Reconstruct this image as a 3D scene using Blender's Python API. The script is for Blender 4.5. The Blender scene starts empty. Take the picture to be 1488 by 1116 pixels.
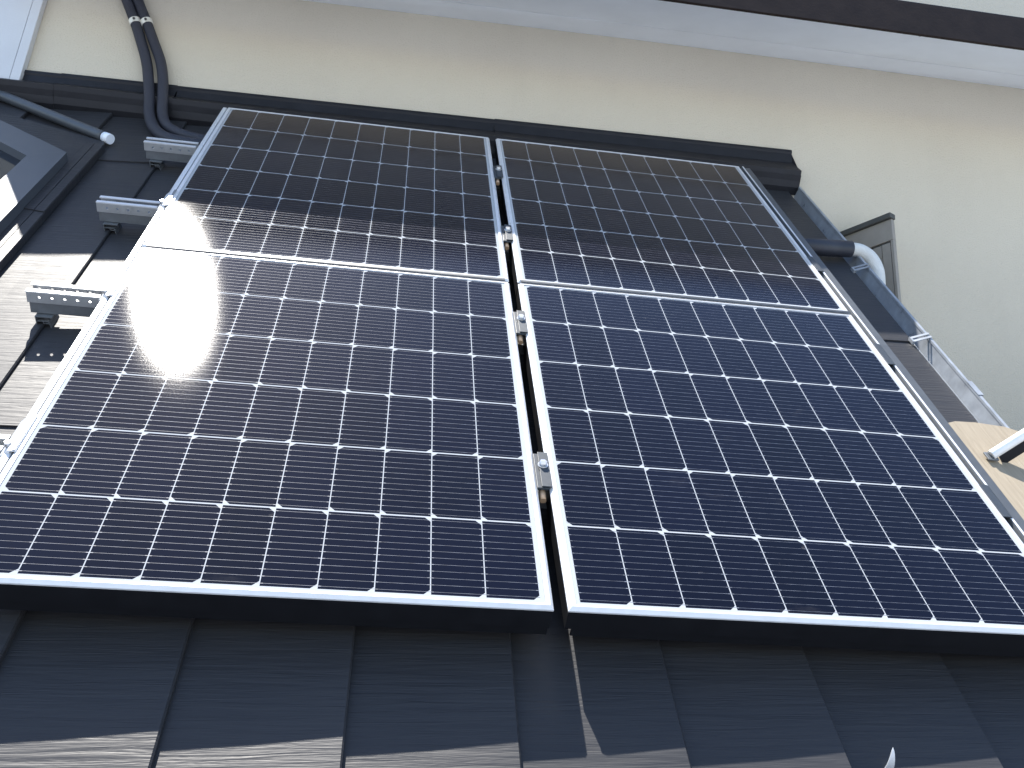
import bpy, bmesh, math, random
from mathutils import Matrix, Vector
R = math.radians
SC = bpy.context.scene
COL = SC.collection
SLOPE = R(50)
CS, SN = math.cos(SLOPE), math.sin(SLOPE)

# ------------------------------------------------------------------ camera
cd = bpy.data.cameras.new('camera')
cam = bpy.data.objects.new('camera', cd)
COL.objects.link(cam)
CAM_M = [[0.988268, -0.080371, -0.129874], [-0.147735, -0.287328, -0.946371], [0.038744, 0.954454, -0.29583]]
CAM_P = [0.55305, -1.36423, -0.10477]
mw = Matrix([[CAM_M[i][0], CAM_M[i][1], CAM_M[i][2], CAM_P[i]] for i in range(3)] + [[0, 0, 0, 1]])
cam.matrix_world = mw
cd.sensor_width = 36
cd.lens = 33.0311
cd.clip_start = 0.02
cd.clip_end = 500
SC.camera = cam

# ------------------------------------------------------------------ sky, sun, exposure
SUN = Vector((-0.21931, 0.18778, 0.95742)).normalized()
wd = bpy.data.worlds.new('World')
SC.world = wd
wd.use_nodes = True
nt = wd.node_tree
nt.nodes.clear()
wo = nt.nodes.new('ShaderNodeOutputWorld')
bg = nt.nodes.new('ShaderNodeBackground')
sky = nt.nodes.new('ShaderNodeTexSky')
sky.sky_type = 'NISHITA'
sky.sun_disc = False
sky.sun_elevation = math.asin(SUN.z)
sky.sun_rotation = math.atan2(SUN.x, SUN.y)
sky.dust_density = 0.3
bg.inputs['Strength'].default_value = 0.125
nt.links.new(sky.outputs[0], bg.inputs['Color'])
nt.links.new(bg.outputs[0], wo.inputs['Surface'])
ld = bpy.data.lights.new('sun', 'SUN')
ld.energy = 4.5
ld.angle = R(0.53)
ld.color = (1.0, 0.955, 0.885)
sun = bpy.data.objects.new('sun', ld)
COL.objects.link(sun)
sun.rotation_euler = SUN.to_track_quat('Z', 'Y').to_euler()
sun.location = SUN * 20
vs = SC.view_settings
SC.display_settings.display_device = 'sRGB'
vs.view_transform = 'Standard'
vs.look = 'None'
vs.gamma = 1
vs.use_curve_mapping = False
vs.exposure = 1.35
SC.render.engine = 'CYCLES'
SC.cycles.max_bounces = 8

# ------------------------------------------------------------------ materials
class NT:
    def __init__(s, name):
        s.m = bpy.data.materials.new(name)
        s.m.use_nodes = True
        s.t = s.m.node_tree
        s.t.nodes.clear()
        s.out = s.t.nodes.new('ShaderNodeOutputMaterial')
    def node(s, typ, props=None, **inp):
        n = s.t.nodes.new(typ)
        for k, v in (props or {}).items():
            setattr(n, k, v)
        for k, v in inp.items():
            s.set(n, k, v)
        return n
    def set(s, n, k, v):
        key = int(k[1:]) if k[0] == 'i' and k[1:].isdigit() else k.replace('_', ' ')
        sock = n.inputs[key]
        if isinstance(v, bpy.types.NodeSocket):
            s.t.links.new(v, sock)
        else:
            if sock.type == 'RGBA' and len(v) == 3:
                v = (*v, 1)
            sock.default_value = v
    def math(s, op, a, b=0.0, c=0.0):
        n = s.t.nodes.new('ShaderNodeMath')
        n.operation = op
        for i, v in enumerate((a, b, c)):
            if isinstance(v, bpy.types.NodeSocket):
                s.t.links.new(v, n.inputs[i])
            else:
                n.inputs[i].default_value = v
        return n.outputs[0]
    def mix(s, fac, a, b):
        n = s.t.nodes.new('ShaderNodeMix')
        n.data_type = 'RGBA'
        for i, v in ((0, fac), (6, a), (7, b)):
            if isinstance(v, bpy.types.NodeSocket):
                s.t.links.new(v, n.inputs[i])
            else:
                n.inputs[i].default_value = v if i == 0 else (*v, 1)
        return n.outputs[2]
    def noise(s, scale, sc3=(1, 1, 1), detail=4, rough=0.55, src='Object', dist=0.0):
        tc = s.node('ShaderNodeTexCoord')
        mp = s.node('ShaderNodeMapping', Vector=tc.outputs[src], Scale=sc3)
        n = s.node('ShaderNodeTexNoise', Vector=mp.outputs[0], Scale=scale, Detail=detail, Roughness=rough, Distortion=dist)
        return n.outputs['Fac']
    def ramp(s, v, a, b):
        n = s.node('ShaderNodeMapRange', i0=v, i1=a, i2=b)
        return n.outputs[0]
    def bump(s, h, strength, dist, normal=None):
        n = s.node('ShaderNodeBump', Height=h, Strength=strength, Distance=dist)
        if normal is not None:
            s.set(n, 'Normal', normal)
        return n.outputs[0]
    def surf(s, sock):
        s.t.links.new(sock, s.out.inputs['Surface'])
        return s.m

def simple(name, col, rough=0.5, metal=0.0, var=0.12, nscale=30, bump=0.0, bscale=200, spec=0.5, stretch=(1, 1, 1)):
    t = NT(name)
    f = t.noise(nscale, stretch)
    c = t.mix(t.ramp(f, 0.3, 0.7), tuple(x * (1 - var) for x in col), tuple(min(1, x * (1 + var)) for x in col))
    r = t.math('ADD', t.math('MULTIPLY', f, 0.16), rough - 0.08)
    p = t.node('ShaderNodeBsdfPrincipled', Base_Color=c, Roughness=r, Metallic=metal)
    p.inputs['Specular IOR Level'].default_value = spec
    if bump:
        t.set(p, 'Normal', t.bump(t.noise(bscale, stretch, detail=3), 1.0, bump))
    return t.surf(p.outputs[0])

def wall_mat():
    t = NT('cream_stucco')
    big = t.noise(1.3, detail=5)
    fine = t.noise(160, detail=3)
    spots = t.noise(55, detail=2)
    c = t.mix(t.ramp(big, 0.3, 0.7), (0.555, 0.492, 0.390), (0.605, 0.542, 0.432))
    c = t.mix(t.math('MULTIPLY', t.ramp(spots, 0.66, 0.78), 0.25), c, (0.40, 0.36, 0.30))
    streak = t.noise(1.0, (9, 9, 0.9), detail=5, rough=0.65)
    c = t.mix(t.math('MULTIPLY', t.ramp(streak, 0.52, 0.74), 0.07), c, (0.38, 0.35, 0.29))
    p = t.node('ShaderNodeBsdfPrincipled', Base_Color=c, Roughness=0.85)
    p.inputs['Specular IOR Level'].default_value = 0.2
    t.set(p, 'Normal', t.bump(fine, 0.8, 0.004))
    return t.surf(p.outputs[0])

def roof_mat():
    t = NT('embossed_dark_metal')
    grain = t.noise(1.0, (6, 105, 6), detail=3, rough=0.55, dist=0.8)
    fine = t.noise(1.0, (30, 520, 30), detail=2)
    big = t.noise(2.2, detail=4)
    dirt = t.noise(9, detail=6, rough=0.7)
    c = t.mix(t.ramp(big, 0.3, 0.7), (0.035, 0.0352, 0.0388), (0.045, 0.0452, 0.0490))
    c = t.mix(t.math('MULTIPLY', t.ramp(dirt, 0.56, 0.75), 0.30), c, (0.048, 0.047, 0.047))
    c = t.mix(t.math('MULTIPLY', t.ramp(grain, 0.42, 0.62), 0.5), t.mix(0.3, c, (0.012, 0.012, 0.014)), c)
    tc = t.node('ShaderNodeTexCoord')
    sp = t.node('ShaderNodeSeparateXYZ', Vector=tc.outputs['Object'])
    sheet = t.math('FLOOR', t.math('DIVIDE', t.math('SUBTRACT', sp.outputs[0], 0.0705), 0.2315))
    wn = t.node('ShaderNodeTexWhiteNoise', {'noise_dimensions': '1D'}, W=sheet)
    c = t.mix(t.math('MULTIPLY', wn.outputs['Value'], 0.28), c, (0.018, 0.019, 0.022))
    r = t.math('ADD', t.math('MULTIPLY', grain, 0.25), 0.36)
    p = t.node('ShaderNodeBsdfPrincipled', Base_Color=c, Roughness=r)
    p.inputs['Specular IOR Level'].default_value = 0.26
    n = t.bump(grain, 0.7, 0.0020)
    n = t.bump(fine, 0.5, 0.0008, n)
    t.set(p, 'Normal', n)
    return t.surf(p.outputs[0])

PU, PV = 0.0795, 0.0795 * 2.1
def cell_mat():
    """Glass over monocrystalline half cells; the grid is laid out in the panel's own metres."""
    t = NT('solar_glass')
    tc = t.node('ShaderNodeTexCoord')
    sp = t.node('ShaderNodeSeparateXYZ', Vector=tc.outputs['Object'])
    x, y = sp.outputs[0], sp.outputs[1]
    gx, gy = t.math('DIVIDE', x, PU), t.math('DIVIDE', y, PV)
    ix, iy = t.math('FLOOR', gx), t.math('FLOOR', gy)
    fx = t.math('MULTIPLY', t.math('SUBTRACT', t.math('SUBTRACT', gx, ix), 0.5), PU)
    fy = t.math('MULTIPLY', t.math('SUBTRACT', t.math('SUBTRACT', gy, iy), 0.5), PV)
    ax, ay = t.math('ABSOLUTE', fx), t.math('ABSOLUTE', fy)
    hx, hy, ch = PU / 2 - 0.0008, PV / 2 - 0.0015, 0.0090
    par = t.math('SUBTRACT', 1.0, t.math('MULTIPLY', t.math('MODULO', t.math('ADD', iy, 10.0), 2.0), 2.0))
    sx = t.math('MULTIPLY', fx, par)
    m = t.math('MULTIPLY', t.math('LESS_THAN', ax, hx), t.math('LESS_THAN', ay, hy))
    m = t.math('MULTIPLY', m, t.math('LESS_THAN', t.math('ADD', sx, ay), hx + hy - ch))
    inside = t.math('MULTIPLY', t.math('MULTIPLY', t.math('GREATER_THAN', gx, 0.0), t.math('LESS_THAN', gx, 10.0)),
                    t.math('MULTIPLY', t.math('GREATER_THAN', gy, 0.0), t.math('LESS_THAN', gy, 6.0)))
    cell = t.math('MULTIPLY', m, inside)
    wf = t.math('MULTIPLY', gy, 12.0)
    wd_ = t.math('MULTIPLY', t.math('ABSOLUTE', t.math('SUBTRACT', t.math('FRACT', wf), 0.5)), PV / 12)
    wire = t.math('MULTIPLY', t.math('LESS_THAN', wd_, 0.00022), inside)
    tab = t.math('MULTIPLY', t.math('LESS_THAN', wd_, 0.0006), t.math('GREATER_THAN', ax, hx - 0.004))
    wire = t.math('MAXIMUM', wire, t.math('MULTIPLY', tab, inside))
    cv = t.node('ShaderNodeCombineXYZ', X=ix, Y=iy, Z=0.0)
    wn = t.node('ShaderNodeTexWhiteNoise', Vector=cv.outputs[0])
    cc = t.mix(wn.outputs['Value'], (0.0012, 0.0016, 0.0062), (0.0020, 0.0026, 0.0098))
    cellcol = t.mix(cell, (0.38, 0.395, 0.41), cc)
    base = t.node('ShaderNodeBsdfDiffuse', Color=cellcol)
    # solder joints make the brightness of a wire uneven along its length
    wv = t.noise(1.0, (60, 300, 1), detail=2)
    wcol = t.mix(t.ramp(wv, 0.3, 0.7), (0.05, 0.053, 0.062), (0.20, 0.22, 0.26))
    wb = t.node('ShaderNodeBsdfPrincipled', Base_Color=wcol, Roughness=0.5, Metallic=0.0)
    wb.inputs['Specular IOR Level'].default_value = 0.32
    s1 = t.node('ShaderNodeMixShader', i0=wire, i1=base.outputs[0], i2=wb.outputs[0])
    # dust film, thicker in smears
    smear = t.noise(5.0, (1.0, 2.2, 1), detail=6, rough=0.72, dist=1.2)
    spots = t.noise(42.0, detail=2)
    dust = t.math('ADD', 0.0015, t.math('MULTIPLY', t.ramp(smear, 0.60, 0.80), 0.030))
    dust = t.math('ADD', dust, t.math('MULTIPLY', t.ramp(spots, 0.74, 0.80), 0.05))
    db = t.node('ShaderNodeBsdfDiffuse', Color=(0.50, 0.47, 0.43))
    s2 = t.node('ShaderNodeMixShader', i0=dust, i1=s1.outputs[0], i2=db.outputs[0])
    # textured front glass
    gr = t.noise(520.0, detail=1)
    grough = t.math('ADD', 0.096, t.math('MULTIPLY', gr, 0.070))
    nb = t.bump(t.noise(700.0, detail=1), 0.05, 0.00010)
    gl = t.node('ShaderNodeBsdfGlossy', {'distribution': 'BECKMANN'}, Color=(1, 1, 1), Roughness=grough, Normal=nb)
    fr = t.node('ShaderNodeFresnel', IOR=1.31)
    s3 = t.node('ShaderNodeMixShader', i0=fr.outputs[0], i1=s2.outputs[0], i2=gl.outputs[0])
    hz = t.node('ShaderNodeBsdfGlossy', {'distribution': 'GGX'}, Color=(0.72, 0.82, 1.0), Roughness=0.42)
    s4 = t.node('ShaderNodeMixShader', i0=0.00012, i1=s3.outputs[0], i2=hz.outputs[0])
    return t.surf(s4.outputs[0])

def wood_mat():
    t = NT('plywood')
    g = t.noise(1.0, (160, 9, 9), detail=4, rough=0.6, dist=0.8)
    b = t.noise(6.0, detail=4)
    c = t.mix(t.ramp(g, 0.3, 0.7), (0.25, 0.205, 0.145), (0.34, 0.285, 0.21))
    c = t.mix(t.math('MULTIPLY', t.ramp(b, 0.5, 0.8), 0.5), c, (0.27, 0.22, 0.155))
    p = t.node('ShaderNodeBsdfPrincipled', Base_Color=c, Roughness=0.75)
    t.set(p, 'Normal', t.bump(g, 0.6, 0.001))
    return t.surf(p.outputs[0])

def rib_mat(name, col, rough=0.6):
    """Corrugated flexible conduit: fine rings along the tube (UV y is metres along it)."""
    t = NT(name)
    tc = t.node('ShaderNodeTexCoord')
    sp = t.node('ShaderNodeSeparateXYZ', Vector=tc.outputs['UV'])
    w = t.math('SINE', t.math('MULTIPLY', sp.outputs[1], 2 * math.pi / 0.0045))
    f = t.noise(25)
    c = t.mix(f, tuple(x * 0.85 for x in col), tuple(min(1, x * 1.15) for x in col))
    p = t.node('ShaderNodeBsdfPrincipled', Base_Color=c, Roughness=rough)
    t.set(p, 'Normal', t.bump(w, 0.7, 0.0012))
    return t.surf(p.outputs[0])

M = dict(
    wall=wall_mat(), roof=roof_mat(), glass=cell_mat(), wood=wood_mat(),
    alu=simple('silver_aluminium', (0.66, 0.67, 0.69), 0.40, 0.35, 0.05, 60),
    bracket=simple('grey_aluminium', (0.20, 0.215, 0.23), 0.45, 0.6, 0.08, 80),
    clampgrey=simple('clamp_anodised', (0.032, 0.040, 0.050), 0.5, 0.0, 0.08, 80),
    dark=simple('black_anodised', (0.0055, 0.006, 0.008), 0.5, 0.0, 0.15, 40, spec=0.2),
    cover=simple('dark_cover_metal', (0.075, 0.083, 0.092), 0.45, 0.2, 0.1, 40),
    flash=simple('dark_flashing', (0.013, 0.0135, 0.017), 0.5, 0.0, 0.2, 12, 0.002, 18, 0.3),
    trim=simple('white_trim', (0.57, 0.575, 0.585), 0.55, 0.0, 0.03, 8, 0.0004, 90),
    white=simple('white_board', (0.82, 0.855, 0.90), 0.55, 0.0, 0.03, 8, 0.0004, 90),
    brown=simple('brown_fascia', (0.030, 0.0218, 0.0185), 0.65, 0.0, 0.15, 20, 0.0006, 80, 0.1),
    black=simple('black_plastic', (0.022, 0.024, 0.034), 0.5, 0.0, 0.15, 60),
    navy=rib_mat('navy_conduit', (0.030, 0.032, 0.046), 0.55),
    steel=simple('bolt_steel', (0.62, 0.62, 0.62), 0.3, 1.0, 0.1, 90),
    brass=simple('clamp_sleeve', (0.55, 0.36, 0.22), 0.45, 0.3, 0.1, 90),
    clip=simple('conduit_saddle', (0.80, 0.78, 0.70), 0.4, 0.3, 0.1, 90),
    rail=simple('rail_aluminium', (0.42, 0.43, 0.44), 0.42, 0.55, 0.06, 60),
    galv=simple('galvanised_gutter', (0.29, 0.31, 0.335), 0.30, 0.15, 0.2, 25),
    hose=rib_mat('white_hose', (0.70, 0.70, 0.66), 0.6),
    wframe=simple('taupe_window_frame', (0.27, 0.245, 0.21), 0.55, 0.0, 0.06, 30),
    wseal=simple('dark_seal', (0.06, 0.06, 0.055), 0.6, 0.0, 0.1, 30),
    pane=simple('dark_window_glass', (0.006, 0.006, 0.007), 0.08, 0.0, 0.05, 5),
    skyframe=simple('skylight_metal', (0.075, 0.083, 0.095), 0.45, 0.1, 0.08, 30),
    skypane=simple('skylight_glass', (0.012, 0.016, 0.024), 0.12, 0.0, 0.05, 5),
    post=simple('painted_steel', (0.78, 0.78, 0.76), 0.4, 0.2, 0.06, 40),
    ground=simple('concrete_ground', (0.29, 0.315, 0.36), 0.9, 0.0, 0.2, 0.6, 0.01, 12),
)

# ------------------------------------------------------------------ builders
def roofpt(u, v, n):
    return Vector((u, v * CS - n * SN, v * SN + n * CS))

def link(name, bm, m, parent=None, smooth=False, mats=None):
    bmesh.ops.recalc_face_normals(bm, faces=bm.faces)
    me = bpy.data.meshes.new(name)
    bm.to_mesh(me)
    bm.free()
    for mm in (mats or [m]):
        me.materials.append(mm)
    if smooth:
        for p in me.polygons:
            p.use_smooth = True
    o = bpy.data.objects.new(name, me)
    COL.objects.link(o)
    if parent:
        o.parent = parent
    return o

def tag(o, label=None, cat=None, group=None, kind=None):
    for k, v in (('label', label), ('category', cat), ('group', group), ('kind', kind)):
        if v:
            o[k] = v
    return o

def empty(name, loc, label=None, cat=None, group=None, onroof=True):
    o = bpy.data.objects.new(name, None)
    o.empty_display_size = 0.1
    COL.objects.link(o)
    o.location = loc
    if onroof:
        o.rotation_euler = (SLOPE, 0, 0)
    return tag(o, label, cat, group)

def copy_tree(o, parent=None):
    c = o.copy()
    COL.objects.link(c)
    if parent:
        c.parent = parent
    for ch in list(o.children):
        copy_tree(ch, c)
    return c

def box(bm, x0, x1, y0, y1, z0, z1, bev=0.0):
    vs_ = [bm.verts.new((x, y, z)) for z in (z0, z1) for y in (y0, y1) for x in (x0, x1)]
    fs = [(0, 2, 3, 1), (4, 5, 7, 6), (0, 1, 5, 4), (2, 6, 7, 3), (0, 4, 6, 2), (1, 3, 7, 5)]
    faces = [bm.faces.new([vs_[i] for i in f]) for f in fs]
    if bev:
        es = list({e for f in faces for e in f.edges})
        bmesh.ops.bevel(bm, geom=es, offset=bev, segments=2, affect='EDGES', profile=0.5)
    return bm

def prism(bm, poly, axis, a0, a1):
    """poly: 2-D points in the two other axes, extruded along axis from a0 to a1."""
    def mk(p, a):
        if axis == 'x':
            return (a, p[0], p[1])
        if axis == 'y':
            return (p[0], a, p[1])
        return (p[0], p[1], a)
    A = [bm.verts.new(mk(p, a0)) for p in poly]
    B = [bm.verts.new(mk(p, a1)) for p in poly]
    n = len(poly)
    bm.faces.new(A)
    bm.faces.new(B[::-1])
    for i in range(n):
        j = (i + 1) % n
        bm.faces.new((A[i], B[i], B[j], A[j]))
    return bm

def smooth_path(pts, k=6):
    P = [Vector(p) for p in pts]
    out = []
    for i in range(len(P) - 1):
        p0, p1, p2, p3 = P[max(i - 1, 0)], P[i], P[i + 1], P[min(i + 2, len(P) - 1)]
        for s in range(k):
            t = s / k
            out.append(0.5 * ((2 * p1) + (p2 - p0) * t + (2 * p0 - 5 * p1 + 4 * p2 - p3) * t * t + (3 * p1 - p0 - 3 * p2 + p3) * t ** 3))
    out.append(P[-1])
    return out

def tube(bm, pts, r, seg=18, cap=True):
    uvl = bm.loops.layers.uv.verify()
    rings, L, d = [], [0.0], []
    n = len(pts)
    for i in range(n):
        d.append((pts[min(i + 1, n - 1)] - pts[max(i - 1, 0)]).normalized())
        if i:
            L.append(L[-1] + (pts[i] - pts[i - 1]).length)
    ref = Vector((0.3, 0.2, 0.93))
    a = d[0].cross(ref).normalized()
    for i in range(n):
        a = (a - d[i] * a.dot(d[i])).normalized()
        b = d[i].cross(a)
        rings.append([bm.verts.new(pts[i] + (a * math.cos(2 * math.pi * s / seg) + b * math.sin(2 * math.pi * s / seg)) * r) for s in range(seg)])
    for i in range(n - 1):
        for s in range(seg):
            t = (s + 1) % seg
            f = bm.faces.new((rings[i][s], rings[i][t], rings[i + 1][t], rings[i + 1][s]))
            f.smooth = True
            for lp, (uu, ll) in zip(f.loops, ((s, i), (s + 1, i), (s + 1, i + 1), (s, i + 1))):
                lp[uvl].uv = (uu / seg, L[ll])
    if cap:
        bm.faces.new(rings[0][::-1])
        bm.faces.new(rings[-1])
    return bm

def ring_frame(bm, x0, x1, y0, y1, wx, wy, z0, z1, bev):
    """Mitred rectangular frame with a bevelled outer top edge."""
    def loop(dx, dy, z):
        return [bm.verts.new(p) for p in ((x0 + dx, y0 + dy, z), (x1 - dx, y0 + dy, z), (x1 - dx, y1 - dy, z), (x0 + dx, y1 - dy, z))]
    loops = [loop(0, 0, z0), loop(0, 0, z1 - bev), loop(bev, bev, z1), loop(wx, wy, z1), loop(wx, wy, z1 - 0.0025), loop(wx, wy, z0)]
    n = len(loops)
    for k in range(n):
        A, B = loops[k], loops[(k + 1) % n]
        for i in range(4):
            j = (i + 1) % 4
            bm.faces.new((A[i], A[j], B[j], B[i]))
    return bm

# ------------------------------------------------------------------ ground
WH, WZ = 1.4483, 1.5783            # foot of the upper wall (depth, height) where the roof meets it
RN = -0.095                        # roof surface below the plane of the panel tops
bm = bmesh.new()
box(bm, -80, 80, -80, 80, -4.2, -4.0)
tag(link('ground', bm, M['ground']), kind='structure')

# ------------------------------------------------------------------ house
house = empty('house', (0, WH, -4.0), 'cream stucco house wall with a steep dark roof, white soffit and brown fascia', 'house', onroof=False)
HB = Vector((0, WH, -4.0))
def hpart(name, bm, m, parent=None, smooth=False, mats=None):
    """Part modelled in world coordinates, stored relative to the house base."""
    bmesh.ops.translate(bm, verts=bm.verts, vec=-HB)
    return link(name, bm, m, parent or house, smooth, mats)
bm = bmesh.new()
box(bm, -6, 7, WH, WH + 6, -4.0, WZ + 1.6)
hpart('upper_wall', bm, M['wall'])
# lower storey under the sloping roof
bm = bmesh.new()
e0, e1 = roofpt(0, -0.62, RN - 0.06), roofpt(0, 2.10, RN - 0.06)
prism(bm, [(e0.y + 0.16, -4.0), (WH - 0.004, -4.0), (WH - 0.004, e1.z - 0.05), (e0.y + 0.16, e0.z + 0.16)], 'x', -3.2, 1.80)
hpart('lower_wall', bm, M['wall'])

# roof: long narrow sheets, each rising 12 mm to its right edge and stepping down to the next
k0, k1 = -13, 8
# the roof keeps its own tilted axes so that its grain runs across the slope
roof_bm = bmesh.new()
random.seed(4)
for k in range(k0, k1 + 1):
    u0 = 0.0705 + 0.2315 * k
    u1 = min(u0 + 0.2315, 1.895)
    if u1 - u0 < 0.01:
        continue
    lap = {-2: 1.735, -1: 0.45, 7: 1.079}.get(k, random.choice((0.3, 0.9, 1.5)))
    for (a, b, dz) in ((-0.75, lap, 0.0), (lap, 2.142, 0.004)):
        n0, n1, nb = RN - 0.0075 + dz, RN + 0.0045 + dz, RN - 0.03
        if u1 >= 1.89:
            n1 = n0 + 0.004
        prism(roof_bm, [(u0, nb), (u1, nb), (u1, n1 - 0.003), (u1 - 0.0025, n1), ((u0 + u1) / 2, (n0 + n1) / 2 - 0.0008), (u0, n0)], 'y', a, b)
roof = link('roof', roof_bm, M['roof'], house)
roof.location = -HB
roof.rotation_euler = (SLOPE, 0, 0)

# flashing where the roof meets the wall: one bent profile
bm = bmesh.new()
def fl(u0, u1, prof):
    prism(bm, prof, 'x', u0, u1)
prof = [(WH - 0.001, WZ + 0.03), (WH - 0.001, WZ + 0.128), (WH - 0.012, WZ + 0.128), (WH - 0.014, WZ + 0.118), (WH - 0.010, WZ + 0.112), (WH - 0.012, WZ + 0.085),
        (WH - 0.055, WZ + 0.045)]
a = roofpt(0, 2.118, RN + 0.016)
b = roofpt(0, 2.118, RN - 0.012)
prof += [(a.y, a.z), (b.y, b.z), (WH - 0.05, WZ + 0.028)]
segs = [(-2.5, -0.572, 0.0), (-0.572, -0.21, 0.002), (-0.21, 0.84, 0.0), (0.84, 1.915, 0.002)]
for (x0, x1, dz) in segs:
    # the upstand climbs slightly to the right
    base = len(bm.verts)
    vs0 = set(bm.verts)
    fl(x0, x1, prof)
    for v in set(bm.verts) - vs0:
        top = max(0, min(1, (v.co.z - WZ - 0.05) / 0.06))
        v.co.z += dz + top * (-0.012 + (v.co.x + 0.6) * 0.0145)
        if v.co.x > 1.9 and v.co.z < WZ + 0.09:
            v.co.x += 0.012
hpart('flashing', bm, M['flash'])

# white board at the left of the wall, standing on the flashing
bm = bmesh.new()
box(bm, -0.717, -0.687, WH - 0.030, WH - 0.0005, WZ + 0.05, WZ + 0.62, 0.002)
box(bm, -1.25, -0.7195, WH - 0.026, WH - 0.0005, WZ + 0.054, WZ + 0.62, 0.002)
for v in bm.verts:
    v.co.x += (v.co.z - WZ - 0.05) * 0.06
hpart('trim_board', bm, M['trim'])

# eave: white soffit sloping down to a brown fascia
eave = empty('eave', (0, 0, 0), onroof=False)
eave.parent = house
EP = roofpt(0, 2.145, 0.4735)
EO, EZ = WH - EP.y, EP.z - WZ
def eave_u(o):                     # slanted left end
    return -0.584 - 0.75 * (EO - o)
def izz(u):
    return WZ + 0.523 + 0.0155 * (u - 0.0)
def slab(o0, o1, t0, t1, u1=6.5, name='soffit', m=None):
    b_ = bmesh.new()
    pts = []
    for o in (o0, o1):
        for u in (eave_u(o), 1.3, u1):
            iz = izz(min(u, 3.2))
            z = iz + (EP.z - iz) * (o / EO)
            pts.append((u, o, z))
    V = [[b_.verts.new((p[0], WH - p[1], p[2] + t)) for p in pts] for t in (t0, t1)]
    for i in (0, 1):
        b_.faces.new((V[0][i], V[0][i + 1], V[0][i + 4], V[0][i + 3]))
        b_.faces.new((V[1][i], V[1][i + 3], V[1][i + 4], V[1][i + 1]))
        b_.faces.new((V[0][i], V[1][i], V[1][i + 1], V[0][i + 1]))
        b_.faces.new((V[0][i + 3], V[0][i + 4], V[1][i + 4], V[1][i + 3]))
    b_.faces.new((V[0][0], V[0][3], V[1][3], V[1][0]))
    b_.faces.new((V[0][2], V[1][2], V[1][5], V[0][5]))
    return hpart(name, b_, m or M['white'], eave)
STRIP = 0.155
slab(STRIP + 0.0035, EO - 0.012, 0.0, 0.03)
slab(STRIP - 0.01, STRIP + 0.01, 0.018, 0.028, name='soffit_batten', m=M['wseal'])
slab(0.0005, STRIP, 0.0, 0.016, name='soffit_strip')
# joint between two lengths of soffit: a thin cover strip
jb = bmesh.new()
for (u_a, u_b) in ((2.186, 2.189),):
    pts = []
    for o in (STRIP + 0.002, EO - 0.014):
        for u in (u_a, u_b):
            iz = izz(u)
            pts.append((u + (o - STRIP) * 0.02, WH - o, iz + (EP.z - iz) * (o / EO)))
    V0 = [jb.verts.new((p[0], p[1], p[2] - 0.0008)) for p in pts]
    V1 = [jb.verts.new((p[0], p[1], p[2] + 0.0012)) for p in pts]
    for f in ((0, 1, 3, 2),):
        jb.faces.new([V0[i] for i in f])
        jb.faces.new([V1[i] for i in f[::-1]])
    for i, j in ((0, 1), (1, 3), (3, 2), (2, 0)):
        jb.faces.new((V0[i], V0[j], V1[j], V1[i]))
hpart('soffit_joint', jb, M['bracket'], eave)
bm = bmesh.new()
prism(bm, [(EP.y, EP.z), (EP.y + 0.030, EP.z + 0.148), (EP.y + 0.044, EP.z + 0.148), (EP.y + 0.0115, EP.z + 0.0005)], 'x', -0.584, 6.5)
hpart('fascia', bm, M['brown'], eave)
bm = bmesh.new()
prism(bm, [(EP.y + 0.036, EP.z + 0.150), (WH - 0.0005, EP.z + 0.33), (WH - 0.0005, EP.z + 0.35), (EP.y + 0.036, EP.z + 0.156)], 'x', -0.584, 6.5)
hpart('eave_roof', bm, M['roof'], eave)

# verge gutter along the right edge of the roof
gut = empty('verge_gutter', -HB)
gut.parent = house
bm = bmesh.new()
prism(bm, [(1.8955, RN - 0.004), (1.8975, RN - 0.004), (1.902, RN - 0.024), (1.918, RN - 0.026), (1.9265, RN + 0.012), (1.9245, RN + 0.016), (1.9255, RN + 0.021), (1.932, RN + 0.022),
           (1.9345, RN + 0.018), (1.9335, RN + 0.012), (1.9305, RN + 0.011), (1.921, RN - 0.031), (1.900, RN - 0.029)], 'y', -0.75, 2.125)
link('gutter_channel', bm, M['galv'], gut)
for vv in (1.487, 1.075):
    bm = bmesh.new()
    prism(bm, [(1.886, RN + 0.006), (1.930, RN + 0.0245), (1.930, RN + 0.0265), (1.886, RN + 0.008)], 'y', vv - 0.012, vv - 0.004)
    prism(bm, [(1.886, RN + 0.006), (1.930, RN + 0.0245), (1.930, RN + 0.0265), (1.886, RN + 0.008)], 'y', vv + 0.004, vv + 0.012)
    box(bm, 1.884, 1.890, vv - 0.012, vv + 0.012, RN + 0.000, RN + 0.009)
    link('hanger', bm, M['galv'], gut)
bm = bmesh.new()
prism(bm, [(1.924, RN + 0.0225), (1.9375, RN + 0.024), (1.9375, RN + 0.008), (1.9355, RN + 0.008), (1.9355, RN + 0.0235)], 'y', 0.80, 0.86)
link('joint_sleeve', bm, M['galv'], gut)

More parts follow.
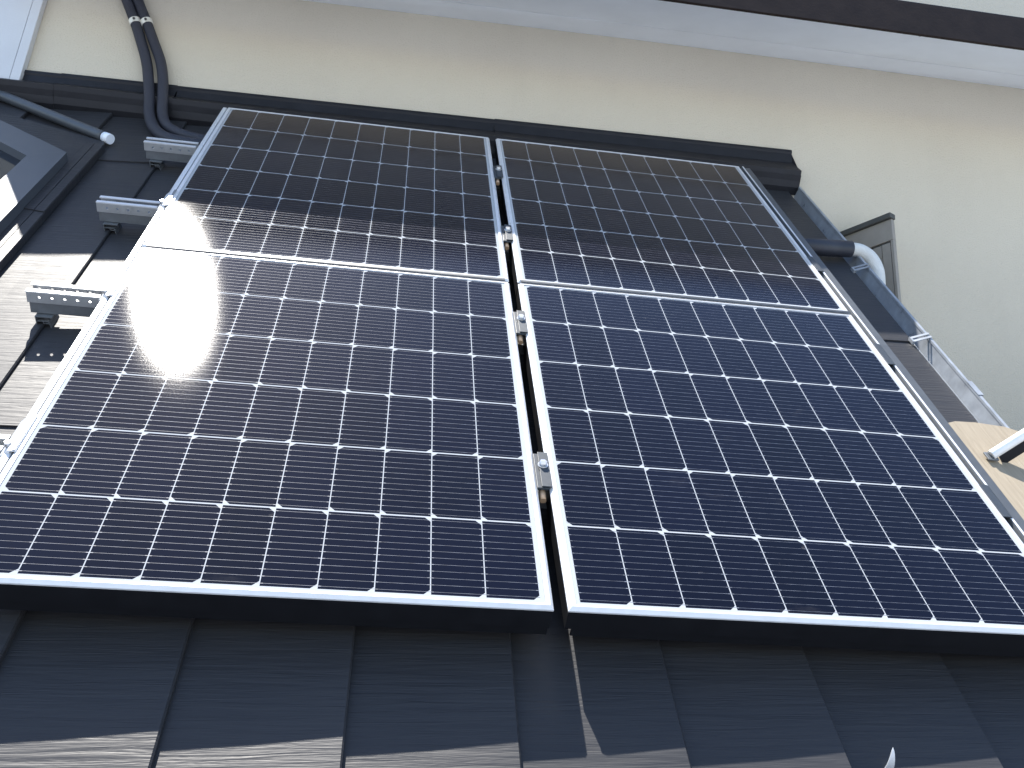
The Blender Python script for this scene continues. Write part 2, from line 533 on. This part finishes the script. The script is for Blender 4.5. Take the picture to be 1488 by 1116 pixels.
# skylight at the far left, raised frame with a cut corner
sk = empty('skylight', -HB)
sk.parent = house
T = -0.045
OUT = [(-0.375, 0.35), (-0.375, 1.636), (-0.96, 2.10), (-1.6, 2.10), (-1.6, 0.35)]
INN = [(-0.459, 0.42), (-0.459, 1.575), (-0.955, 1.985), (-1.52, 1.985), (-1.52, 0.42)]
bm = bmesh.new()
def ringpoly(bm, O, I, z0, z1, lip=0.003):
    ov0 = [bm.verts.new((*p, z0)) for p in O]
    ov1 = [bm.verts.new((*p, z1)) for p in O]
    iv1 = [bm.verts.new((*p, z1 + lip)) for p in I]
    iv0 = [bm.verts.new((*p, z0)) for p in I]
    n = len(O)
    for A, B in ((ov0, ov1), (ov1, iv1), (iv1, iv0), (iv0, ov0)):
        for i in range(n):
            j = (i + 1) % n
            bm.faces.new((A[i], A[j], B[j], B[i]))
ringpoly(bm, OUT, INN, RN + 0.004, T)
link('skylight_frame', bm, M['skyframe'], sk)
bm = bmesh.new()
vv_ = [bm.verts.new((*p, T - 0.022)) for p in INN]
bm.faces.new(vv_)
vv2 = [bm.verts.new((*p, T - 0.032)) for p in INN]
bm.faces.new(vv2[::-1])
for i in range(len(INN)):
    j = (i + 1) % len(INN)
    bm.faces.new((vv_[i], vv2[i], vv2[j], vv_[j]))
link('skylight_pane', bm, M['skypane'], sk)
bm = bmesh.new()
for (a, b, dz) in ((0.30, 1.305, 0.0), (1.303, 1.80, 0.003)):
    prism(bm, [(-0.3745, RN - 0.002), (-0.3745, RN + 0.022 + dz), (-0.352, RN + 0.020 + dz), (-0.3515, RN + 0.018 + dz), (-0.350, RN + 0.020 + dz),
               (-0.3285, RN + 0.018 + dz), (-0.327, RN + 0.015 + dz), (-0.327, RN - 0.002)], 'y', a, b)
link('skylight_apron', bm, M['roof'], sk)
bm = bmesh.new()
c0 = [(-0.355, 1.8005), (-0.327, 1.8005), (-0.336, 1.86), (-0.96, 2.110), (-0.99, 2.110), (-0.37, 1.638), (-0.3655, 1.63), (-0.3655, 1.8005)]
c0 = [(-0.3740, 1.8005), (-0.327, 1.8005), (-0.34, 1.845), (-0.96, 2.112), (-0.955, 2.106), (-0.3740, 1.645)]
A_ = [bm.verts.new((*p, RN + 0.014)) for p in c0]
B_ = [bm.verts.new((*p, RN - 0.002)) for p in c0]
bm.faces.new(A_)
bm.faces.new(B_[::-1])
for i in range(len(c0)):
    j = (i + 1) % len(c0)
    bm.faces.new((A_[i], B_[i], B_[j], A_[j]))
link('skylight_apron', bm, M['roof'], sk)

# angled bay window on the wall beyond the roof's right edge
bay = empty('bay_window', (0, 0, 0), onroof=False)
bay.parent = house
fr_ = Vector((2.183, WH - 0.180))      # free corner
dr = Vector((2.087 - 2.183, 0.180)).normalized()
nr = Vector((-dr.y, dr.x))
if nr.x > 0:
    nr = -nr
ZT = WZ - 0.165
def bb(s0, s1, z0, z1, d0, d1, name, m, parent=bay):
    b_ = bmesh.new()
    box(b_, s0, s1, d0, d1, z0, z1, 0.0012)
    for v in b_.verts:
        p = fr_ + dr * v.co.x + nr * v.co.y
        v.co = Vector((p.x, p.y, v.co.z))
    return hpart(name, b_, m, parent)
WL = 0.62
b_ = bmesh.new()
q = fr_ + dr * WL
prism(b_, [(fr_.x, fr_.y), (2.283, WH + 0.01), (q.x, WH + 0.30)], 'z', ZT - 1.1, ZT - 0.001)
hpart('bay_body', b_, M['wall'], bay)
bb(-0.004, WL, ZT - 0.012, ZT + 0.006, -0.002, 0.028, 'drip_cap', M['wseal'])
wf = bb(0.0, WL, ZT - 0.088, ZT - 0.0125, 0.0, 0.016, 'window_frame', M['wframe'])
bb(0.0, 0.0105, ZT - 1.1, ZT - 0.0885, 0.0, 0.016, 'frame_stile', M['wframe'], bay)
bb(0.0108, 0.0132, ZT - 1.1, ZT - 0.0885, 0.0, 0.010, 'frame_seal', M['wseal'], bay)
bb(0.0135, 0.044, ZT - 1.1, ZT - 0.0945, 0.0, 0.014, 'frame_stile', M['wframe'], bay)
bb(0.0443, 0.0467, ZT - 1.1, ZT - 0.0945, 0.0, 0.008, 'frame_seal', M['wseal'], bay)
bb(0.0135, WL, ZT - 0.0942, ZT - 0.0885, 0.0, 0.010, 'frame_seal', M['wseal'], bay)
bb(0.047, 0.0645, ZT - 1.1, ZT - 0.1405, 0.0, 0.012, 'sash_stile', M['wframe'], bay)
bb(0.047, WL, ZT - 0.140, ZT - 0.0945, 0.0, 0.012, 'sash_rail', M['wframe'], bay)
bb(0.065, WL, ZT - 1.1, ZT - 0.1405, 0.0, 0.003, 'window_pane', M['pane'], bay)

# ------------------------------------------------------------------ solar panels
X0, X1, Y0, Y1 = -0.018, 0.8135, -0.0135, 6 * PV + 0.010
def make_panel(loc, label):
    p = empty('solar_panel', loc, label, 'solar panel', 'solar panels on the steep roof')
    bm = bmesh.new()
    ring_frame(bm, X0, X1, Y0, Y1, 0.0115, 0.0080, -0.0075, 0.0, 0.0050)
    link('panel_frame', bm, M['alu'], p)
    bm = bmesh.new()
    ring_frame(bm, X0 + 0.0008, X1 - 0.0008, Y0 + 0.0008, Y1 - 0.0008, 0.010, 0.0075, -0.0425, -0.0079, 0.0002)
    link('frame_skirt', bm, M['dark'], p)
    bm = bmesh.new()
    box(bm, X0 + 0.0118, X1 - 0.0118, Y0 + 0.0088, Y1 - 0.0088, -0.0065, -0.0018)
    link('panel_glass', bm, M['glass'], p)
    return p
UC = 0.8527
VC = 6 * PV + 0.0330
panel = make_panel(roofpt(0, 0, 0), 'lower left solar panel, its upper left corner lost in the dazzling sun glare')
for (u, v, lb) in ((UC, 0, 'lower right solar panel, fully sunlit without glare, next to the plywood board'),
                   (0, VC, 'upper left solar panel, its top half shaded, sun glare on its lower left corner'),
                   (UC, VC, 'upper right solar panel, half in eave shadow below the end of the wall flashing')):
    c = copy_tree(panel)
    c.location = roofpt(u, v, 0)
    c['label'] = lb
UR = UC + X1                      # right edge of the array
VT = VC + Y1                      # top edge

# dark skirt closing the front edge of the array
bm = bmesh.new()
prism(bm, [(Y0 + 0.004, -0.0428), (Y0 + 0.007, -0.0428), (Y0 + 0.007, -0.060), (Y0 + 0.004, -0.060)], 'x', X0, X1 - 0.002)
prism(bm, [(Y0 + 0.004, -0.0428), (Y0 + 0.007, -0.0428), (Y0 + 0.007, -0.060), (Y0 + 0.004, -0.060)], 'x', UC + X0 + 0.012, UR)
o = link('front_skirt', bm, M['dark'])
o.rotation_euler = (SLOPE, 0, 0)
tag(o, 'black skirt under the front edge of the lower solar panels', 'panel skirt')

# grey strip along the seam between the two rows
SV = (Y1 + VC + Y0) / 2
for (ua, ub, lb) in ((X0 + 0.012, X1 - 0.010, 'thin grey strip along the seam between the two left panels'), (UC + X0 + 0.006, UC + X1 - 0.004, 'thin grey strip along the seam between the two right panels')):
    bm = bmesh.new()
    prism(bm, [(-0.0045, 0.0004), (-0.0045, 0.0012), (-0.002, 0.0022), (0.0065, 0.0022), (0.0065, 0.0004)], 'x', ua, ub)
    o = link('seam_strip', bm, M['clampgrey'])
    o.location = roofpt(0, SV, 0)
    o.rotation_euler = (SLOPE, 0, 0)
    tag(o, lb, 'panel strip', 'strips on the panel seams')

# side covers
bm = bmesh.new()
prism(bm, [(0.0, -0.04), (0.0, -0.010), (0.0055, -0.009), (0.008, -0.0015), (0.0115, -0.0008), (0.0125, -0.006), (0.036, -0.004), (0.038, -0.006), (0.038, -0.060), (0.036, -0.060), (0.036, -0.04)], 'y', 0, VT - Y0)
sc = empty('side_cover', roofpt(UR + 0.001, Y0, 0), 'long dark grey metal cover along the right side of the panels', 'panel cover')
link('cover_profile', bm, M['cover'], sc)
bm = bmesh.new()
prism(bm, [(0.0080, -0.0012), (0.0112, -0.0004), (0.0116, 0.0004), (0.0078, -0.0004)], 'y', 0, VT - Y0)
link('bright_edge', bm, M['alu'], sc)
bm = bmesh.new()
prism(bm, [(-0.0015, -0.036), (-0.0015, -0.0035), (-0.004, -0.003), (-0.012, -0.003), (-0.0145, -0.006), (-0.0145, -0.040), (-0.012, -0.040)], 'y', 0, VT - Y0)
o = link('side_cover', bm, M['alu'])
o.location = roofpt(X0, Y0, 0)
o.rotation_euler = (SLOPE, 0, 0)
tag(o, 'silver metal strip along the left side of the panels', 'panel cover')

# ------------------------------------------------------------------ clamps in the middle gap
RAILS = (0.305, 0.822, 1.292, 1.737)
def make_clamp(loc, label):
    p = empty('middle_clamp', loc, label, 'clamp', 'clamps in the gap between the panel columns')
    bm = bmesh.new()
    box(bm, -0.0105, 0.0105, -0.047, 0.047, -0.0065, -0.0015, 0.0008)
    box(bm, -0.0035, 0.0140, -0.047, 0.047, 0.0006, 0.0026, 0.0005)
    link('clamp_plate', bm, M['clampgrey'], p)
    bm = bmesh.new()
    pts = [Vector((0.003, 0.010, 0.0028)), Vector((0.003, 0.010, 0.0105))]
    tube(bm, pts, 0.0068, 6)
    tube(bm, [Vector((0.003, 0.010, 0.0027)), Vector((0.003, 0.010, 0.0040))], 0.0092, 20)
    link('clamp_bolt', bm, M['steel'], p)
    bm = bmesh.new()
    tube(bm, [Vector((-0.001, -0.040, -0.012)), Vector((-0.001, -0.066, -0.014))], 0.0055, 14)
    link('clamp_sleeve', bm, M['brass'], p)
    return p
GU = (X1 + UC + X0) / 2
cl = make_clamp(roofpt(GU, RAILS[0], 0), 'clamp nearest the front edge in the gap between the lower panels')
for v, lb in zip(RAILS[1:], ('clamp near the top of the gap between the lower panels, just below the panel seam',
                             'clamp at the edge of the eave shadow in the gap between the upper panels',
                             'topmost clamp, in deep shade near the wall in the gap between the upper panels')):
    c = copy_tree(cl)
    c.location = roofpt(GU, v, 0)
    c['label'] = lb

# ------------------------------------------------------------------ end clamps
def make_end(loc, side, label):
    p = empty('end_clamp', loc, label, 'clamp', 'end clamps on the panel edges')
    bm = bmesh.new()
    s = side
    if s < 0:
        prism(bm, [(-0.004, 0.0004), (0.006, 0.0004), (0.006, 0.003), (-0.006, 0.003), (-0.0215, -0.012), (-0.0215, -0.0145), (-0.0045, -0.0025)][:], 'y', -0.048, 0.048)
        link('clamp_plate', bm, M['alu'], p)
        bm = bmesh.new()
        prism(bm, [(0.0, 0.0033), (0.0052, 0.0033), (0.0052, 0.0044), (0.0, 0.0044)], 'y', -0.047, 0.047)
        link('clamp_lip', bm, M['bracket'], p)
        bm = bmesh.new()
        tube(bm, [Vector((-0.012, -0.030, -0.004)), Vector((-0.012, -0.030, 0.006))], 0.0055, 6)
        link('clamp_bolt', bm, M['steel'], p)
    else:
        prism(bm, [(-0.006, 0.0004), (0.0075, 0.0004), (0.0125, -0.0004), (0.0125, 0.0008), (0.0078, 0.0026), (-0.006, 0.0026)], 'y', -0.045, 0.045)
        link('clamp_plate', bm, M['clampgrey'], p)
    return p
le = make_end(roofpt(X0, RAILS[0], 0), -1, 'silver end clamp on the left panel edge, nearest the front')
for v, lb in zip(RAILS[1:3], ('silver end clamp beside the white rail bracket standing in full sun', 'silver end clamp at the upper edge of the sun glare on the left')):
    c = copy_tree(le)
    c.location = roofpt(X0, v, 0)
    c['label'] = lb
re_ = make_end(roofpt(UR, RAILS[0], 0), 1, 'grey end clamp on the right panel edge, beside the plywood board')
for v, lb in zip(RAILS[1:3], ('grey end clamp on the right panel edge, level with the sunlit roof strip', 'grey end clamp on the right panel edge, below the black pipe sleeve')):
    c = copy_tree(re_)
    c.location = roofpt(UR, v, 0)
    c['label'] = lb

# ------------------------------------------------------------------ rails that stick out to the left
def pierced(bm, x0, x1, z0, z1, ya, yb, holes, zc, r):
    N = 12
    hs_ = sorted(holes)
    cuts = [x0] + [(a + b) / 2 for a, b in zip(hs_, hs_[1:])] + [x1]
    rims = []
    for y in (ya, yb):
        rr = []
        for k, hx in enumerate(hs_):
            xa, xb = cuts[k], cuts[k + 1]
            ring, outer = [], []
            for i in range(N):
                a_ = 2 * math.pi * (i + 0.5) / N
                c_, s_ = math.cos(a_), math.sin(a_)
                ring.append(bm.verts.new((hx + r * c_, y, zc + r * s_)))
                tx = ((xb - hx) / c_ if c_ > 0 else (xa - hx) / c_)
                tz = ((z1 - zc) / s_ if s_ > 0 else (z0 - zc) / s_)
                q_ = min(tx, tz)
                outer.append((bm.verts.new((hx + q_ * c_, y, zc + q_ * s_)), tx < tz))
            for i in range(N):
                j = (i + 1) % N
                bm.faces.new((ring[i], ring[j], outer[j][0], outer[i][0]))
                if outer[i][1] != outer[j][1]:
                    sx = outer[i][0].co.x if outer[i][1] else outer[j][0].co.x
                    sz = outer[j][0].co.z if outer[i][1] else outer[i][0].co.z
                    bm.faces.new((outer[i][0], outer[j][0], bm.verts.new((sx, y, sz))))
            rr.append(ring)
        rims.append(rr)
    for ra, rb in zip(*rims):
        for i in range(N):
            j = (i + 1) % N
            bm.faces.new((ra[i], ra[j], rb[j], rb[i]))
    for xx in (x0, x1):
        bm.faces.new([bm.verts.new(p_) for p_ in ((xx, ya, z0), (xx, yb, z0), (xx, yb, z1), (xx, ya, z1))])

def make_rail(loc, label):
    p = empty('mounting_rail', loc, label, 'rail', 'mounting rails sticking out left of the panels')
    bm = bmesh.new()
    # base bar running under the panels
    box(bm, -0.187, 1.69, -0.0175, 0.0175, -0.071, -0.047)
    link('base_bar', bm, M['bracket'], p)
    # open channel on top with turned-in lips; both webs are pierced by a row of holes
    bm = bmesh.new()
    XA, XB = -0.190, -0.047
    prism(bm, [(-0.020, -0.046), (0.020, -0.046), (0.020, -0.0440), (-0.020, -0.0440)], 'x', XA, XB)
    for s in (-1, 1):
        pierced(bm, XA, XB, -0.0440, -0.0215, s * 0.0185, s * 0.020, [x - (0.0115 if s > 0 else 0) for x in (-0.166, -0.141, -0.116, -0.091, -0.066)], -0.034, 0.0031)
    chn = link('channel', bm, M['rail'], p)
    for s in (-1, 1):
        bm = bmesh.new()
        prism(bm, [(s * 0.0203, -0.0230), (s * 0.0203, -0.0200), (s * 0.0095, -0.0200), (s * 0.0095, -0.0225), (s * 0.0110, -0.0225), (s * 0.0110, -0.0214), (s * 0.0190, -0.0214), (s * 0.0190, -0.0230)], 'x', XA - 0.0005, XB)
        link('channel_lip', bm, M['alu'], chn)  # lips in a lighter metal than the channel, imitating light caught on them
    # clip foot: a folded profile gripping the roof seam
    bm = bmesh.new()
    s = 0.0016
    def strip(pts):
        for (xa, za), (xb, zb) in zip(pts, pts[1:]):
            dx, dz = xb - xa, zb - za
            L = math.hypot(dx, dz)
            nx, nz = -dz / L * s / 2, dx / L * s / 2
            prism(bm, [(xa + nx, za + nz), (xb + nx, zb + nz), (xb - nx, zb - nz), (xa - nx, za - nz)], 'y', -0.030, 0.018)
    strip([(-0.176, -0.0735), (-0.142, -0.0735)])
    strip([(-0.175, -0.0742), (-0.173, -0.100)])
    strip([(-0.173, -0.083), (-0.150, -0.083), (-0.148, -0.088), (-0.160, -0.088), (-0.160, -0.0835)])
    strip([(-0.148, -0.0895), (-0.144, -0.106)])
    strip([(-0.173, -0.097), (-0.164, -0.097)])
    link('foot', bm, M['bracket'], p)
    return p
rl = make_rail(roofpt(0, RAILS[0], 0), 'mounting rail end nearest the front, cut by the left edge of the picture')
for v, lb in zip(RAILS[1:], ('sunlit mounting rail pierced by a row of holes, casting a shadow on the roof',
                             'mounting rail with two bright lips in the shade beside the sun glare',
                             'mounting rail in deep shade below the two bent conduits')):
    c = copy_tree(rl)
    c.location = roofpt(0, v, 0)
    c['label'] = lb

# ------------------------------------------------------------------ conduits
def conduit(name, pts, r, m, label, cat='conduit', group=None):
    P = [Vector(p) for p in pts]
    o = P[len(P) // 2].copy()
    root = empty(name, o, label, cat, group, onroof=False)
    bm = bmesh.new()
    tube(bm, [p - o for p in smooth_path(P, 8)], r)
    link('pipe', bm, m, root)
    return root, o
LP = [(-0.56, 1.4243, 2.24), (-0.505, 1.4243, 2.16), (-0.4527, 1.4243, 2.0742), (-0.4142, 1.4243, 1.9972), (-0.3752, 1.4243, 1.9161), (-0.3431, 1.4243, 1.8399), (-0.3157, 1.4223, 1.7678), (-0.2974, 1.4123, 1.6991),
      (-0.2789, 1.395, 1.6174), (-0.2651, 1.376, 1.5500), (-0.2359, 1.335, 1.4821), (-0.1891, 1.2865, 1.4242), (-0.1334, 1.2662, 1.4001), (-0.04, 1.2602, 1.3929), (0.1, 1.2602, 1.3929)]
RP = [(-0.505, 1.4243, 2.24), (-0.455, 1.4243, 2.16), (-0.4107, 1.4243, 2.0806), (-0.3789, 1.4243, 2.0024), (-0.3391, 1.4243, 1.9209), (-0.3004, 1.4243, 1.8378), (-0.2721, 1.4223, 1.774), (-0.2529, 1.4123, 1.7055),
      (-0.2381, 1.395, 1.6231), (-0.2256, 1.376, 1.5550), (-0.2027, 1.3516, 1.5018), (-0.1584, 1.3144, 1.4576), (-0.1021, 1.2937, 1.4328), (-0.03, 1.2812, 1.418), (0.1, 1.275, 1.41)]
def saddle(root, o, c, d, r):
    bm = bmesh.new()
    c, d = Vector(c), Vector(d).normalized()
    side = d.cross(Vector((0, -1, 0))).normalized()
    out = Vector((0, -1, 0))
    w = 0.009
    N = 10
    prev = None
    ring = []
    for i in range(N + 1):
        a = math.pi * i / N
        for rr in (r + 0.0006, r + 0.0026):
            for s in (-w, w):
                ring.append(bm.verts.new(c - o + side * math.cos(a) * rr + out * math.sin(a) * rr + d * s))
    for i in range(N):
        b0, b1 = ring[i * 4:i * 4 + 4], ring[i * 4 + 4:i * 4 + 8]
        bm.faces.new((b0[2], b0[3], b1[3], b1[2]))
        bm.faces.new((b0[0], b1[0], b1[1], b0[1]))
        bm.faces.new((b0[0], b0[2], b1[2], b1[0]))
        bm.faces.new((b0[1], b1[1], b1[3], b0[3]))
    cl_ = link('saddle_clip', bm, M['clip'], root)
    bm = bmesh.new()
    tube(bm, [c - o + out * (r + 0.0028), c - o + out * (r + 0.0055)], 0.0042, 12)
    link('screw', bm, M['wseal'], cl_)
    bm = bmesh.new()
    e = c - o + side * -(r + 0.010) + out * -(r - 0.004)
    box(bm, e.x - 0.009, e.x + 0.007, e.y - 0.002, e.y + 0.002, e.z - 0.008, e.z + 0.006, 0.0008)
    return cl_
r1, o1 = conduit('conduit', LP, 0.0170, M['navy'], 'left of the two dark conduits bending down the wall onto the roof', group='dark conduits on the wall')
r2, o2 = conduit('conduit', RP, 0.0170, M['navy'], 'right of the two dark conduits, its curve starting higher beside the wall flashing', group='dark conduits on the wall')
saddle(r1, o1, (-0.3732, 1.4243, 1.9130), (0.034, 0, -0.08), 0.0170)
saddle(r2, o2, (-0.3365, 1.4243, 1.9160), (0.037, 0, -0.08), 0.0170)
TP = [roofpt(-1.15, 2.40, -0.078), roofpt(-0.848, 2.206, -0.076), roofpt(-0.736, 2.131, -0.074), roofpt(-0.523, 1.986, -0.074), roofpt(-0.345, 1.865, -0.074)]
TP[0] = Vector((-1.12, WH - 0.05, TP[1].z + 0.05))
r3, o3 = conduit('conduit', TP, 0.0165, M['cover'], 'straight slate blue conduit lying across the roof beside the skylight', group=None)
bm = bmesh.new()
q0 = roofpt(-0.343, 1.8636, -0.074) - o3
q1 = roofpt(-0.322, 1.849, -0.074) - o3
tube(bm, [q0, q1], 0.0155, 18)
link('end_cap', bm, M['white'], r3)
# white drain hose with black sleeve at the right verge
hs = empty('drain_hose', roofpt(1.80, 1.56, RN), 'white bent hose with a black sleeve crossing the gutter at the right', 'hose', onroof=False)
ho = roofpt(1.80, 1.56, RN)
bm = bmesh.new()
s0, s1 = Vector((1.70, 1.0475, 1.1497)), Vector((1.9032, 1.0599, 1.1667))
tube(bm, [s0 - ho, s0.lerp(s1, 0.995) - ho], 0.0255, 24)
link('sleeve', bm, M['black'], hs)
bm = bmesh.new()
hp = [s0.lerp(s1, 0.9), s1, Vector((1.9365, 1.0605, 1.1640)), Vector((1.9660, 1.0605, 1.1440)), Vector((1.9835, 1.0605, 1.1060)), Vector((1.9845, 1.0605, 1.0520)), Vector((1.980, 1.0605, 0.95)), Vector((1.980, 1.0605, 0.4))]
tube(bm, [p - ho for p in smooth_path(hp, 8)], 0.0205, 24)
link('hose', bm, M['hose'], hs)

# plywood board and steel angle at the right
bm = bmesh.new()
bx = [(0, 0), (0.172, 0), (0.176, 1.02), (0.15, 1.034), (0.085, 1.042), (0.035, 1.040), (0.012, 1.030), (0.0, 1.008)]
A_ = [bm.verts.new((*p, 0.012)) for p in bx]
B_ = [bm.verts.new((*p, 0.0)) for p in bx]
bm.faces.new(A_)
bm.faces.new(B_[::-1])
for i in range(len(bx)):
    j = (i + 1) % len(bx)
    bm.faces.new((A_[i], B_[i], B_[j], A_[j]))
o = link('plywood_board', bm, M['wood'])
o.location = roofpt(1.752, -0.385, -0.070)
o.rotation_euler = (SLOPE, 0, 0)
tag(o, 'pale plywood board with a rounded corner lying over the gutter at the right', 'board')
st = empty('steel_bar', roofpt(1.80, 0.52, -0.045), 'white painted steel bar with a web coloured dark as shade, resting on the plywood board', 'steel bar')
bm = bmesh.new()
P0, P1 = Vector((-0.004, -0.001, -0.0015)), Vector((0.45, 0.112, 0.36))
d = (P1 - P0).normalized()
w = Vector((0.0, 0.35, 1.0))
w = (w - d * w.dot(d)).normalized()
n = d.cross(w).normalized()
def bar(bm, a, b, w0, w1, n0, n1):
    vv = []
    for p in (a, b):
        for (i, j) in ((w0, n0), (w1, n0), (w1, n1), (w0, n1)):
            vv.append(bm.verts.new(p + w * i + n * j))
    for f in ((0, 1, 2, 3), (7, 6, 5, 4), (0, 4, 5, 1), (1, 5, 6, 2), (2, 6, 7, 3), (3, 7, 4, 0)):
        bm.faces.new([vv[i] for i in f])
tube(bm, [P0, P0 + d * 0.002, P1 - d * 0.002, P1], 0.0105, 20)
link('bar', bm, M['post'], st)
bm = bmesh.new()
bar(bm, P0 + d * 0.012, P1, -0.034, -0.009, -0.0015, 0.0015)
link('web', bm, M['dark'], st)  # black colour stands in for the shade under the white bar
bm = bmesh.new()
box(bm, -0.014, 0.010, -0.012, 0.012, -0.0075, -0.0035, 0.001)
link('foot_plate', bm, M['bracket'], st)

# small upright seam tab at the bottom right
bm = bmesh.new()
pv = None
N = 8
for i in range(N + 1):
    t = i / N
    wdt = 0.0065 * (1 - t) ** 0.6
    y, z = 0.012 * t * t, 0.030 * t
    cur = [bm.verts.new((-wdt, y, z)), bm.verts.new((wdt, y, z)), bm.verts.new((wdt, y + 0.0015, z)), bm.verts.new((-wdt, y + 0.0015, z))]
    if pv:
        for a in range(4):
            b = (a + 1) % 4
            bm.faces.new((pv[a], pv[b], cur[b], cur[a]))
    pv = cur
o = link('seam_tab', bm, M['alu'])
o.location = roofpt(1.287, -0.190, RN - 0.004)
o.rotation_euler = (SLOPE, 0, 0)
tag(o, 'small curved metal tab standing on the roof below the right panel', 'metal tab')

# unseen scaffold-like deck, added to darken the wall beyond the roof's right edge
sd = empty('shade_deck', (2.9, 1.1, 0.38), 'unseen grey deck added to shade the wall beyond the right edge of the roof', 'added shade deck', onroof=False)
bm = bmesh.new()
for i in range(3):
    y0 = -0.31 + i * 0.207
    prism(bm, [(y0, 0.0), (y0 + 0.2, 0.0), (y0 + 0.2, 0.03), (y0 + 0.197, 0.034), (y0 + 0.003, 0.034), (y0, 0.03)], 'x', -0.86, 1.2)
link('plank', bm, M['cover'], sd)
for x in (-0.8, 1.1):
    bm = bmesh.new()
    tube(bm, [Vector((x, -0.36, -4.38)), Vector((x, -0.36, 0.0))], 0.024, 14)
    tube(bm, [Vector((x, -0.36, -0.03)), Vector((x, 0.30, -0.03))], 0.024, 14)
    link('support', bm, M['galv'], sd)
